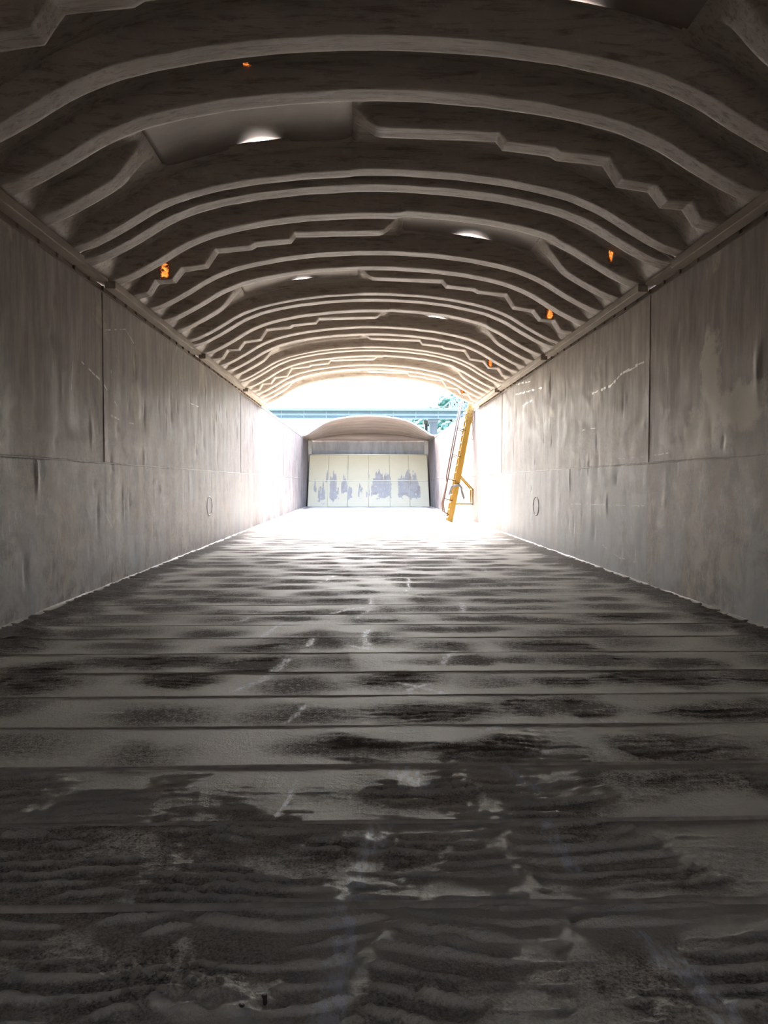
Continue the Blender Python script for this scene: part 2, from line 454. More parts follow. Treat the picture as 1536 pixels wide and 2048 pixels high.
floor = MB().box(-W - 0.1, W + 0.1, Y_BACK, Y_END, -0.30, -0.06).build('floor', M['bead'])
tag(floor, 'dusty steel hold floor of welded cross strips with dirt and track marks', None, None, 'structure')
k0 = int(math.floor((Y_BACK - STRIP0) / PITCH)) + 1
k1 = int(math.floor((50.6 - STRIP0) / PITCH)) + 1
for k in range(k0, k1):
    ya = STRIP0 + k * PITCH; yb = ya + PITCH
    if ya > 2.0 - PITCH and ya < 50.6:
        res = 0.0075 + 0.0030 * max(0, ya - 2.0) ** 1.2
        res = min(res, 0.16)
        ny = max(6, int(PITCH / min(res, 0.12)) + 1)
        nx = int(2 * W / (res * 1.5)) + 1
        if ya < 6:      # keep the dense part where the photograph looks
            half = 0.55 * (yb + 1.5) + 0.3
            xin = np.arange(-min(half, W), min(half, W), res * 1.35)
            xs = np.concatenate([np.linspace(-W, xin[0], 12)[:-1], xin, np.linspace(xin[-1], W, 12)[1:]]) if half < W else np.linspace(-W, W, len(xin))
        else:
            xs = np.linspace(-W, W, nx)
    else:
        ny = 5; xs = np.linspace(-W, W, 40)
    ys = np.linspace(ya + 0.004, yb - 0.004, ny)
    Y, X = np.meshgrid(ys, xs, indexing='ij')
    h, rg, br = floor_fields(X.ravel(), np.clip(Y.ravel(), ya + 1e-4, yb - 1e-4))
    me = mesh_np('floor_plate', np.stack([X.ravel(), Y.ravel(), h], 1), grid_quads(len(ys), len(xs)))
    set_attr(me, 'rough', rg); set_attr(me, 'bare', br)
    link('floor_plate', me, M['floor'], floor)
    # raised weld bead on the near edge of the strip
    if ya > 1.5:
        n = int(2 * W / max(0.05, 0.006 * ya)); xs2 = np.linspace(-W, W, n)
        r = 0.014 if ya < 3 else 0.010 if ya < 4.6 else 0.006 if ya < 8 else 0.005 * max(0.35, 1 - (ya - 8) / 8)
        hb, _, _ = floor_fields(xs2, np.full(n, ya + 1e-3))
        wob = 0.006 * (vnoise(xs2 * 2.0, np.full(n, k * 3.1), 5) - 0.5) + 0.010 * (vnoise(xs2 * 0.4, np.full(n, k * 7.7), 6) - 0.5)
        vs_ = []
        for a in (-1.15, -0.7, 0.0, 0.7, 1.15):
            vs_.append(np.stack([xs2, ya + wob + a * r * 1.3, np.full(n, 0.0) + r * (1.3 * (1 - (a / 1.15) ** 2) + 0.15) - 0.004 + 0.004 * vnoise(xs2 * 3, np.full(n, k * 1.7), 9)], 1))
        me = mesh_np('weld_bead', np.concatenate(vs_), grid_quads(5, n, True))
        link('weld_bead', me, M['bead'], floor)

# ------------------------------------------------------------------ side walls: dented plates
SEAMS = [Y_BACK, -1.0, 11.6, 24.2, 36.8, Y_END]
Z_SEAM = 1.85
def make_dents(seed):
    r = np.random.RandomState(seed); d = []
    y = -2.0
    while y < 52:                                   # dents gather between the frames behind the plate
        for _ in range(r.randint(1, 5)):
            d.append((y + 0.10 * r.randn(), 0.35 + 3.7 * r.rand() ** 0.8, 0.030 + 0.05 * r.rand() ** 2, 0.05 + 0.22 * r.rand() ** 1.5, (0.005 + 0.017 * r.rand() ** 1.8) * (1 if r.rand() < 0.72 else -1)))
        y += 0.33 + 0.22 * r.rand()
    for _ in range(16):
        d.append((-1 + 50 * r.rand(), 0.5 + 3.4 * r.rand(), 0.18 + 0.3 * r.rand(), 0.3 + 0.5 * r.rand(), 0.01 + 0.02 * r.rand()))
    return d
def wall_depth(y, z, dents, seed):
    """outward displacement of the plate at (y, z)"""
    o = 0.002 * np.cos(2 * np.pi * y / 0.62) * (0.4 + vnoise(y * 0.5, z * 0.8, seed)) + 0.03 * (fbm(y * 0.35, z * 0.5, seed + 1, 3) - 0.5) + 0.006 * (fbm(y * 2.2, z * 1.1, seed + 3, 3) - 0.5)
    for dy, dz, sy, sz, a in dents:
        u = (y - dy) / sy
        s = np.abs(u) < 4
        if not s.any(): continue
        uu = u[s]; w = (z[s] - dz) / sz
        skew = np.exp(-np.where(uu > 0, uu * 0.6, uu * 1.3) ** 2)
        o[s] += a * skew * np.exp(-w * w)
    return o

def build_wall(side):
    nm = 'wall_left' if side < 0 else 'wall_right'
    root = MB().box(*sorted((side * (W + 0.16), side * (W + 0.30))), Y_BACK, Y_END, -0.3, Z_WALL).build(nm, M['wall'])
    tag(root, ('left' if side < 0 else 'right') + ' steel side wall of the hold with dented stained plates', None, None, 'structure')
    dents = make_dents(11 if side < 0 else 23); seed = 300 if side < 0 else 400
    for a, b in zip(SEAMS[:-1], SEAMS[1:]):
        for z0, z1, proud in ((-0.05, Z_SEAM - 0.004, 0.014), (Z_SEAM + 0.004, Z_WALL, 0.0)):
            res = 0.20 if b < 0 else (0.036 if b < 30 else 0.08)
            ys = np.linspace(a + 0.006, b - 0.006, int((b - a) / res) + 1); zs = np.linspace(z0, z1, int((z1 - z0) / min(res * 1.2, 0.1)) + 1)
            Y, Z = np.meshgrid(ys, zs, indexing='ij'); Y = Y.ravel(); Z = Z.ravel()
            o = wall_depth(Y, Z, dents, seed)
            e = np.minimum(sstep(0, 0.25, Y - a), sstep(0, 0.25, b - Y)) * np.minimum(sstep(-0.05, 0.25, Z), sstep(0, 0.2, Z_WALL - Z))
            o = o * (0.15 + 0.85 * e) - proud
            me = mesh_np('steel_plate', np.stack([side * (W + o), Y, Z], 1), grid_quads(len(ys), len(zs), side > 0))
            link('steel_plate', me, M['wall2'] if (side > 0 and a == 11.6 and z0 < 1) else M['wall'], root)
    for s in SEAMS[1:-1]:                           # vertical butt welds
        MB().tube([(side * (W + 0.006), s, -0.02), (side * (W + 0.006), s, Z_WALL)], 0.016, 8).build('weld_seam', M['wall'], root, True)
    n = 90; ys = np.linspace(Y_BACK, Y_END, n)
    MB().tube([(side * (W - 0.004), y, Z_SEAM + 0.006 * random.uniform(-1, 1)) for y in ys], 0.015, 6).build('weld_seam', M['wall'], root, True)
    # dusty fillet where wall meets floor
    me_v = []; ys = np.linspace(0.5, 50.5, 420)
    for a in range(5):
        t = a / 4 * math.pi / 2
        rr = 0.055 + 0.03 * (vnoise(ys * 3, ys * 0 + a, 17) - 0.3)
        me_v.append(np.stack([side * (W + 0.01 - rr * (1 - math.sin(t)) * 1.2), ys, 0.005 + rr * (1 - math.cos(t)) * 1.3], 1))
    link('fillet', mesh_np('fillet', np.concatenate(me_v), grid_quads(5, len(ys), side < 0)), M['bead'], root)
    # oval doubler ring
    pts = [(side * (W - 0.012), 19.2 + 0.31 * math.cos(t), 0.98 + 0.23 * math.sin(t)) for t in np.linspace(0, 2 * math.pi, 33)]
    MB().tube(pts, 0.022, 6).build('oval_weld_ring', M['wall'], root, True)
    return root, dents, seed

wl = build_wall(-1); wr = build_wall(1)

def scratch(side, wallinfo, pts, width, dash=0.5, seed=0):
    """broken pale scrape lines scored into a plate"""
    root, dents, sd = wallinfo; r = random.Random(seed); mb = MB()
    for (ya, za), (yb, zb) in zip(pts[:-1], pts[1:]):
        n = max(2, int(math.hypot(yb - ya, zb - za) / 0.13))
        for i in range(n):
            if r.random() > dash + 0.12: continue
            t0 = i / n; t1 = (i + 0.55 + 0.6 * r.random()) / n; w = 0.85 * width * (0.4 + 0.9 * r.random())
            q = []
            j = 0.4 * width * (r.random() - 0.5)
            for t, s in ((t0, -1), (t1, -1), (t1, 1), (t0, 1)):
                y = ya + (yb - ya) * t + (0.3 * w * s if abs(zb - za) > abs(yb - ya) else 0); z = za + (zb - za) * t + w * s * 0.5 + j
                q.append((y, z))
            ya_ = np.array([p[0] for p in q]); za_ = np.array([p[1] for p in q])
            e = np.minimum(1, 0.15 + 0.85 * sstep(0, 0.25, Z_WALL - za_))
            x = side * (W + wall_depth(ya_, za_, dents, sd) * e - np.where(za_ < Z_SEAM, 0.014, 0.0) - 0.004)
            mb.add([(x[a], ya_[a], za_[a]) for a in range(4)], [[0, 1, 2, 3]])
    if mb.f: mb.build('scratch', M['scratch'], root)

def wall_pt(px, py, side):
    """photo measurement -> (y, z) on a side wall"""
    rx = (px - 768) / FPX; rz = (1024 - py) / FPX
    p = math.radians(-2.16); yw = math.radians(1.378)
    d = Vector((rx, math.cos(p) - rz * math.sin(p), math.sin(p) + rz * math.cos(p)))
    dx = d.x * math.cos(yw) + d.y * math.sin(yw); dy = -d.x * math.sin(yw) + d.y * math.cos(yw)
    t = (side * W - CAM[0]) / dx
    return (dy * t, CAM[2] + d.z * t)
sc_l = [([(150, 708), (205, 765), (233, 812)], 0.03, .6), ([(147, 722), (143, 790)], 0.05, .4), ([(208, 825), (240, 840), (268, 848)], 0.03, .6), ([(170, 1015), (185, 1050)], 0.03, .6),
        ([(202, 1015), (225, 1060)], 0.035, .7), ([(232, 1005), (265, 1010)], 0.03, .5), ([(285, 1010), (298, 1030)], 0.03, .6), ([(221, 740), (223, 760)], 0.04, .7),
        ([(210, 660), (250, 658), (270, 690)], 0.02, .4), ([(380, 806), (400, 815)], 0.02, .5), ([(292, 780), (292, 815)], 0.03, .4)]
sc_r = [([(1185, 787), (1222, 772), (1240, 750), (1290, 722)], 0.045, .8), ([(1025, 770), (1075, 760)], 0.04, .5), ([(1030, 790), (1085, 775)], 0.05, .5), ([(1045, 812), (1065, 800)], 0.04, .5),
        ([(1300, 800), (1300, 825)], 0.03, .6), ([(1416, 795), (1416, 810)], 0.03, .6), ([(1230, 918), (1300, 912), (1340, 905)], 0.02, .5), ([(1145, 1008), (1290, 1012)], 0.02, .4),
        ([(1207, 1090), (1240, 1115), (1275, 1125)], 0.03, .5), ([(1165, 860), (1200, 855)], 0.02, .5), ([(1335, 830), (1336, 860)], 0.02, .4), ([(1295, 870), (1296, 850)], 0.03, .5)]
for i, (p, w, d) in enumerate(sc_l): scratch(-1, wl, [wall_pt(a, b, -1) for a, b in p], w, d, i)
for i, (p, w, d) in enumerate(sc_r): scratch(1, wr, [wall_pt(a, b, 1) for a, b in p], w, d, 50 + i)

# coaming strips on top of the walls
for side in (-1, 1):
    t = MB().box(*sorted((side * (W + 0.02), side * (W + 0.10))), Y_BACK, Y_END, Z_WALL, Z_COV - 0.012).build('trim_1' if side < 0 else 'trim_2', M['coam'])
    tag(t, ('left' if side < 0 else 'right') + ' steel coaming along the top of the side wall', None, None, 'structure')
    MB().box(*sorted((side * (W - 0.02), side * (W + 0.12))), Y_BACK, Y_END, Z_WALL - 0.002, Z_WALL + 0.018).build('ledge', M['coam'], t)
    bm_ = None
    y = 1.0
    while y < 29.3:
        mb = MB().box(*sorted((side * (W - 0.01), side * (W + 0.03))), y, y + 0.035, Z_WALL + 0.018, Z_COV - 0.02)
        if bm_ is None:
            o = mb.build('bracket', M['coam'], t); bm_ = o.data; y00 = y
        else:
            o = link('bracket', bm_, None, t); o.location.y = y - y00
        y += 0.56

# end wall behind the camera
wb = MB().box(-W - 0.3, W + 0.3, Y_BACK - 0.15, Y_BACK, -0.3, 6.0).build('wall_back', M['wall'])
tag(wb, 'steel end wall of the hold behind the viewer', None, None, 'structure')

# ------------------------------------------------------------------ roof covers
px_ = np.array([0, .34, 1.0, 1.63, 2.1, 2.45, 2.75, 2.93, 3.2, 3.48, 3.7, 3.9, 4.16]); pz_ = np.array([1.03, 1.025, .985, .91, .82, .73, .61, .52, .35, .19, .08, .015, 0.0])
_fx = np.linspace(0, 4.2, 421); _fz = np.interp(_fx, px_, pz_)
_k = np.exp(-np.linspace(-2, 2, 31) ** 2); _k /= _k.sum()
_fz = np.convolve(np.pad(_fz, 15, mode='edge'), _k, 'valid')
def prof(x): return np.interp(np.abs(x), _fx, _fz)
sx_ = np.array([0, 1.32, 1.40, 1.95, 2.03, 2.58, 2.74, 3.12, 3.26, 3.53, 3.65, 3.95, 4.2]); sz_ = np.array([1.07, 1.03, .93, .87, .82, .76, .52, .46, .28, .26, .07, .0, .0])
def stair(x): return np.interp(np.abs(x), sx_, sz_)
RIBS = [-2.92, -1.86, -0.94, 0.0, 0.94, 1.86, 2.92]
DEPTH = 0.22; HB = 0.13; SL = 0.10
H_X0, H_X1, H_Y0, H_Y1 = 0.42, 2.58, 1.24, 2.50      # hatch (far half, left side); mirrored through the centre for the other

def cover_height(x, y, seed=0):
    z_b = prof(x)
    fade = 1 - sstep(3.62, 3.99, np.abs(x))
    z = z_b + DEPTH * fade
    for i, r in enumerate(RIBS):
        # the kinked ribs give way to the hatches
        yr = np.full_like(x, r)
        if i == 6: yr = r + 0.05 * sstep(0.25, 0.40, -x) * (1 - sstep(2.55, 2.72, -x))
        if i == 1: yr = r - 0.10 * sstep(0.25, 0.40, x) * (1 - sstep(2.55, 2.72, x))
        if i == 5: yr = r + 0.04 * 0
        d = np.abs(y - yr)
        zb = z_b; pres = np.ones_like(x)
        hb = HB
        if i in (2, 5):
            sgn = 1 if i == 2 else -1           # hatch side
            xs = x * sgn
            pres = 1 - sstep(0.02, 0.34, xs) * (1 - sstep(2.62, 3.05, xs))
            zb = np.where(xs < 0.4, stair(x), z_b)
            hb = HB + 0.08 * sstep(3.1, 2.6, xs) * (xs > 1) if False else HB
        s = np.clip((hb + SL - d) / SL, 0, 1); s = 1 - (1 - s) ** 2.0
        zr = z_b + DEPTH * fade
        z = z + (zb - zr) * s * pres
    # lips at the two ends
    s = 1 - sstep(0.02, 0.06, np.abs(y + 3.27))
    z = z - DEPTH * fade * s * 0.75
    z = z - 0.03 * (1 - sstep(-3.2, -3.0, y)) 
    z = z + 0.02 * sstep(3.0, 3.1, y)
    s = 1 - sstep(0.02, 0.05, np.abs(y - 3.225))
    z = z - DEPTH * fade * s * 0.5
    # raised rims round the hatches
    for sg in (1, -1):
        u = -x * sg; w = y if sg > 0 else 0.92 - y
        dx = np.maximum(H_X0 - u, u - H_X1); dy = np.maximum(H_Y0 - w, w - H_Y1)
        q = np.hypot(np.maximum(dx + 0.12, 0), np.maximum(dy + 0.12, 0)) - 0.12
        z = z + 0.07 * (1 - sstep(0.05, 0.13, q))
    rim = np.zeros_like(x)
    for sg in (1, -1):
        u = -x * sg; w = y if sg > 0 else 0.92 - y
        rim = np.maximum(rim, (1 - sstep(0, 0.3, np.maximum(np.maximum(H_X0 - u, u - H_X1), np.maximum(H_Y0 - w, w - H_Y1)))))
    z = z + (1 - rim) * (0.012 * (fbm(x * 0.9, y * 2.0, seed, 3) - 0.5) + 0.008 * (fbm(x * 2.5, y * 8, seed + 5, 2) - 0.5))
    return z

def hatch_inside(x, y, sg):
    u = -x * sg; w = y if sg > 0 else 0.92 - y
    dx = np.maximum(H_X0 - u, u - H_X1); dy = np.maximum(H_Y0 - w, w - H_Y1)
    return (np.hypot(np.maximum(dx + 0.12, 0), np.maximum(dy + 0.12, 0)) - 0.12) < -0.005

def build_cover(yc, label, holes=(), seed=0, gaps=(0.06, 0.05), fine=True, lids=True):
    root = empty('roof_cover', (0, yc, Z_COV))
    tag(root, label, 'roof cover', 'arched fibreglass covers over the hold')
    xs = np.unique(np.round(np.concatenate([np.linspace(-4.16, 4.16, 140 if fine else 90), [s * a for s in (-1, 1) for a in (0.36, 0.38, 0.40, 0.42, 2.58, 2.60, 2.62, 2.65, 1.32, 1.40, 1.95, 2.03, 2.74, 3.12, 3.26, 3.53, 3.65)]]), 4))
    ys = np.linspace(-3.3, 3.25, 200 if fine else 130)
    Y, X = np.meshgrid(ys, xs, indexing='ij')
    z = cover_height(X.ravel(), Y.ravel(), seed)
    q = grid_quads(len(ys), len(xs), True)
    cx = X.ravel()[q].mean(1); cy = Y.ravel()[q].mean(1)
    keep = ~(hatch_inside(cx, cy, 1) | hatch_inside(cx, cy, -1))
    for hx, hy, hr, hl in holes:
        keep &= ~((((cx - hx) / hr) ** 2 + ((cy - hy) / hl) ** 2) < 1)
    me = mesh_np('shell', np.stack([X.ravel(), Y.ravel(), z], 1), q[keep])
    sh = link('shell', me, M['cover'], root)
    sm = sh.modifiers.new('thickness', 'SOLIDIFY'); sm.thickness = 0.014; sm.offset = -1
    for hx, hy, hr, hl in holes:                    # thin, broken resin where daylight soaks through
        n = 13
        u, v = np.meshgrid(np.linspace(-1, 1, n), np.linspace(-1, 1, n), indexing='ij')
        ax = hx + u.ravel() * (hr + 0.06); ay = hy + v.ravel() * (hl + 0.05)
        me = mesh_np('worn_patch', np.stack([ax, ay, cover_height(ax, ay, seed) + 0.016], 1), grid_quads(n, n, False))
        set_attr(me, 'core', 1.2 * (1 - sstep(0.2, 1.0, np.hypot(u.ravel(), v.ravel()))))
        p = link('worn_patch', me, M['glow'], root); p['label'] = 'amber worn patch where daylight glows through'
    for sg, gap in (((1, gaps[0]), (-1, gaps[1])) if lids else ((1, 0.0),)):   # hatch lids, one end sprung open a little
        us = np.linspace(H_X0 - 0.10, H_X1 + 0.10, 34); ws = np.linspace(H_Y0 - 0.08, H_Y1 + 0.08, 16)
        Wg, U = np.meshgrid(ws, us, indexing='ij'); U = U.ravel(); Wv = Wg.ravel()
        zl = prof(U) + DEPTH + 0.072
        mid = 1.5 if sg > 0 else 1.6
        far = sstep(0.55, 1.0, (Wv - H_Y0) / (H_Y1 - H_Y0)) if sg > 0 else 1 - sstep(0.0, 0.45, (Wv - H_Y0) / (H_Y1 - H_Y0))
        zl = zl + gap * far * np.exp(-((U - mid) / 0.30) ** 2) * 1.5
        lx = -U * sg; ly = Wv if sg > 0 else 0.92 - Wv
        me = mesh_np('hatch_lid', np.stack([lx, ly, zl], 1), grid_quads(16, 34, sg > 0))
        ld = link('hatch_lid', me, M['lid'] if 'lid' in M else M['cover'], root)
        m = ld.modifiers.new('thickness', 'SOLIDIFY'); m.thickness = 0.02; m.offset = -1 
    for side in (-1, 1):                            # edge rails that ride on the coaming
        MB().box(*sorted((side * 3.86, side * 4.02)), -1.98, 3.14, -0.10, 0.012).build('edge_rail', M['rail'], root, False, 0.012)
        MB().box(*sorted((side * 3.93, side * 4.12)), -3.22, -2.10, -0.03, 0.004).build('joint_plate', M['rail'], root)
    return root

M['lid'] = mat_simple('brown_hatch_lid', (0.20, 0.155, 0.13), (0.30, 0.245, 0.21), 2.0, 0.55, (0.4, 1, 1))
COV_Y0, COV_L = 7.10, 6.36
cov = [
    (-1, 'corrugated arched cover behind the viewer with its rear hatch left open as added fill light', ()),  # unseen; rear lid left off to add fill light on the near floor
    (0, 'corrugated arched cover directly over the viewer', ()),
    (1, 'corrugated arched cover nearest in view, cut off by the top of the photo', ((-1.36, 0.66, 0.035, 0.03),)),
    (2, 'second corrugated arched cover from the front, amber hole at its left', ((-3.02, -1.36, 0.10, 0.15), (3.2, -2.42, 0.13, 0.05))),
    (3, 'third corrugated arched cover from the front, between two lapped joints', ((3.05, 1.36, 0.07, 0.10),)),
    (4, 'corrugated arched cover whose end frames the open sky', ((3.3, 1.67, 0.07, 0.07),)),
]
cov[3] = (2, cov[3][1], ((-3.36, -1.13, 0.085, 0.08), (3.42, 1.67, 0.085, 0.07), (3.42, -2.09, 0.05, 0.03)))
cov[4] = (3, cov[4][1], ((3.28, 1.67, 0.07, 0.07),))
for k, lab, holes in cov:
    yc = COV_Y0 + COV_L * (k - 1)
    build_cover(yc, lab, holes, 40 + k, ((0.055, 0.035) if k % 2 else (0.045, 0.04)), k >= 1, k >= 0)

# ------------------------------------------------------------------ far end: bulkhead, sloping sheet, end cover
we = MB().box(-W - 0.3, W + 0.3, Y_END, Y_END + 0.2, -0.3, Z_COV).build('wall_end', M['oldpaint'])
tag(we, 'weathered grey bulkhead closing the far end of the hold', None, None, 'structure')
for i in range(9):
    x = -3.9 + i * 0.92
    MB().box(x, x + 0.86, Y_END - 0.03, Y_END - 0.002, 3.30, 4.40).build('steel_panel', M['oldpaint'], we)
for side in (-1, 1):
    MB().box(*sorted((side * 3.86, side * 4.10)), 52.6, Y_END - 0.04, 0.0, 4.45).build('corner_post', M['post'], we)

slope = empty('sloping_end_sheet', (0, 50.3, 0))
tag(slope, 'cream painted sloping end sheet with grey flaked streaks', 'end panel')
S_B, S_T = Vector((0, 50.3, 0.0)), Vector((0, 52.55, 3.46))
def slope_mesh(x0, x1, v0, v1, off=0.0):
    nx = max(3, int((x1 - x0) / 0.045)); nv = max(3, int((v1 - v0) * 4.13 / 0.05))
    xs = np.linspace(x0, x1, nx); vv = np.linspace(v0, v1, nv)
    V, X = np.meshgrid(vv, xs, indexing='ij'); V = V.ravel(); X = X.ravel()
    P = np.stack([X, S_B.y + (S_T.y - S_B.y) * V - S_B.y, (S_T.z - S_B.z) * V], 1)
    P[:, 1] += off * -0.8; P[:, 2] += off * 0.5
    z = V * 3.46
    f = np.zeros_like(z)
    #  centre, half width, bottom, top of each scoured patch
    for c, hw, zb, zt in ((-3.55, .12, .9, 1.9), (-3.25, .10, .3, 1.6), (-3.0, .14, .3, 1.9), (-2.75, .15, 1.6, 2.6), (-2.35, .24, .3, 2.5), (-2.05, .1, .6, 1.6), (-1.62, .22, .9, 2.3), (-1.25, .16, .5, 1.6), (-0.55, .17, .8, 1.7), (-0.05, .12, .6, 1.3),
                          (0.35, .18, .6, 2.2), (0.75, .30, .6, 2.6), (1.25, .28, .5, 2.5), (2.2, .25, .6, 2.4), (2.6, .30, .6, 2.7), (3.0, .26, .6, 2.4), (3.3, .15, .5, 2.0), (0.05, .08, 1.9, 2.2), (1.9, .1, 1.5, 1.8)):
        tip = zt - 0.9 * np.abs(X - c) / hw * vnoise(X * 14, X * 0, 3) * 0.9 - 0.5 * vnoise(X * 22, X * 0, 4)
        m = (1 - sstep(hw * 0.85, hw * 1.15, np.abs(X - c + 0.05 * (vnoise(z * 4, X * 0, 6) - .5)))) * sstep(zb - 0.25, zb + 0.25, z + 0.5 * (vnoise(X * 6, z * 6, 5) - .5)) * (1 - sstep(tip - 0.05, tip + 0.15, z))
        f = np.maximum(f, m)
    f = np.maximum(f, 0.42 * sstep(0.45, 0.7, fbm(X * 2.5, z * 2.0, 9, 4)) * sstep(0.0, 0.2, z) * (1 - sstep(0.7, 1.0, z)))
    f = np.maximum(f, 0.40 * sstep(0.55, 0.75, fbm(X * 3, z * 3, 19, 4)))
    me = mesh_np('painted_plate', P, grid_quads(nv, nx))
    set_attr(me, 'flake', f * 0.75)
    return me
cols = [-4.0, -2.70, -1.38, 0.0, 1.42, 2.72, 4.0]
for a, b in zip(cols[:-1], cols[1:]):
    for v0, v1 in ((0.0, 0.487), (0.493, 1.0)):
        o = link('painted_plate', slope_mesh(a + 0.002, b - 0.002, v0, v1), M['panel'], slope)
        m = o.modifiers.new('thickness', 'SOLIDIFY'); m.thickness = 0.02; m.offset = -1
m_cream = mat_simple('cream_weld', (0.58, 0.52, 0.38), (0.66, 0.60, 0.45), 5, 0.5)
MB().tube([(x, 0.49 * 2.25 - 0.012, 0.49 * 3.46 + 0.008) for x in np.linspace(-3.97, 3.97, 30)], 0.03, 6).build('weld_seam', m_cream, slope, True)
for x in cols[1:-1]:
    MB().tube([(x, -0.012, 0.02), (x, 0.7 * 2.25 - 0.012, 0.7 * 3.46)], 0.016, 6).build('weld_seam', m_cream, slope, True)
MB().tube([(x, 2.25, 3.48) for x in (-4.0, 4.0)], 0.035, 8).build('top_edge', m_cream, slope, True)

endc = empty('end_cover', (0, 50.8, Z_COV))
tag(endc, 'low arched end cover standing over the far bulkhead', 'roof cover')
xs = np.linspace(-4.2, 4.2, 90); ys = np.linspace(-2.7, 2.52, 80)
Yg, Xg = np.meshgrid(ys, xs, indexing='ij'); X = Xg.ravel(); Yv = Yg.ravel()
tt = (Yv + 2.7) / 5.22
zz = prof(X) * (1 - 0.62 * tt ** 1.3) * 1.08 + 0.10 * (0.5 + 0.5 * np.cos(2 * np.pi * Yv / 0.9)) * (1 - sstep(3.5, 4.0, np.abs(X)))
me = mesh_np('shell', np.stack([X, Yv, zz], 1), grid_quads(80, 90, True))
M['endc'] = mat_simple('darkened_end_cover', (0.24, 0.18, 0.145), (0.40, 0.31, 0.25), 4.0, 0.6, (0.1, 1, 1))  # darker than the other covers, to offset strong daylight at the open end
o = link('shell', me, M['endc'], endc); m = o.modifiers.new('thickness', 'SOLIDIFY'); m.thickness = 0.03; m.offset = -1
MB().tube([(x, -2.72, float(prof(x)) * 1.08 + 0.11 * (1 - float(sstep(3.5, 4.0, abs(x))))) for x in np.linspace(-4.2, 4.2, 60)], 0.05, 8).build('rolled_edge', M['rail'], endc, True)
xs = np.linspace(-4.2, 4.2, 40)
top = prof(xs) * 0.38 * 1.08 + 0.05
me = mesh_np('end_skirt', np.concatenate([np.stack([xs, xs * 0 + 2.50, xs * 0 - 0.03], 1), np.stack([xs, xs * 0 + 2.50, top + 0.06], 1)]), grid_quads(2, 40))
o = link('end_skirt', me, M['endc'], endc); m = o.modifiers.new('thickness', 'SOLIDIFY'); m.thickness = 0.03

# ------------------------------------------------------------------ ladder against the right wall
LY0, LY1 = 30.5, 31.15
LB, LT = Vector((3.16, 0, 0.02)), Vector((4.0, 0, 4.58))
lad = empty('yellow_ladder', (3.16, 30.8, 0))
tag(lad, 'tall yellow steel ladder leaning on the right wall under open sky', 'ladder')
def L(t, off=0.0, y=LY0):       # point on ladder, off = away from the wall side
    p = LB.lerp(LT, t); d = (LT - LB).normalized(); n = Vector((-d.z, 0, d.x))
    p = p + n * off
    return Vector((p.x - 3.16, y - 30.8, p.z))
for y in (LY0, LY1):
    mb = MB(); mb.bar(L(0, 0, y), L(1, 0, y), 0.012, 0.21, (-1, 0, 0.18))
    for s in (-0.1, 0.1):
        mb.bar(L(0, s, y + 0.02), L(1, s, y + 0.02), 0.055, 0.014, (-1, 0, 0.18))
    mb.build('stringer', M['yellow'], lad)
tm = None
for i in range(15):
    t = 0.035 + i * 0.0655
    mb = MB(); a = L(t, 0.02, LY0 + 0.015); b = L(t, 0.02, LY1 - 0.015)
    mb.box(a.x - 0.20, a.x + 0.06, a.y + 0.005, b.y, a.z - 0.015, a.z + 0.022)
    mb.build('tread', M['tread'], lad, False, 0.004)
for y in (LY0 - 0.02, LY1 + 0.02):
    h = MB()
    if y < 30.8:
        pts = [L(1.03, .40, y), L(.60, .40, y), L(.36, .40, y), L(.22, .40, y), L(.14, .40, y), L(.075, .30, y), L(.055, .1, y)]
    else:
        pts = [L(1.03, .40, y), L(.60, .40, y), L(.37, .40, y), L(.33, .34, y), L(.22, .36, y), L(.14, .38, y), L(.075, .30, y), L(.055, .1, y)]
    hr = h.tube(pts, 0.026, 8).build('handrail', M['tube'], lad, True)
    for t in (0.19, 0.36, 0.57, 0.80):
        MB().tube([L(t, 0.40, y), L(t - 0.01, 0.06, y)], 0.016, 6).build('handrail_post', M['tube'], hr, True)
# stand-off frame that keeps the foot clear of the wall
for y in (LY0 + 0.03, LY1 - 0.03):
    MB().tube([L(.40, -0.1, y), Vector((0.90, y - 30.8, 1.30)), Vector((0.90, y - 30.8, 0.72)), Vector((0.10, y - 30.8, 0.72))], 0.032, 8).build('standoff_tube', M['yellow'], lad, True)
MB().bar((0.90, LY0 - 30.8, 1.30), (0.90, LY1 - 30.8, 1.30), 0.06, 0.06).build('standoff_bar', M['yellow'], lad)
MB().bar((0.90, LY0 - 30.8, 0.72), (0.90, LY1 - 30.8, 0.72), 0.06, 0.06).build('standoff_bar', M['yellow'], lad)
pl = MB(); a = L(.86, 0, LY0 - 0.012); b = L(1.03, 0, LY0 - 0.012); pl.bar(a, b, 0.014, 0.26, (-1, 0, 0.18)); pl = pl.build('hook_plate', M['yellow'], lad)
bmesh0 = None
for i in range(5):
    for s in (-0.06, 0.06):
        c = L(.875 + .03 * i, s, LY0 - 0.02)
        MB().tube([c, c + Vector((0, -0.012, 0))], 0.018, 8).build('bolt_hole', M['dark'], pl)

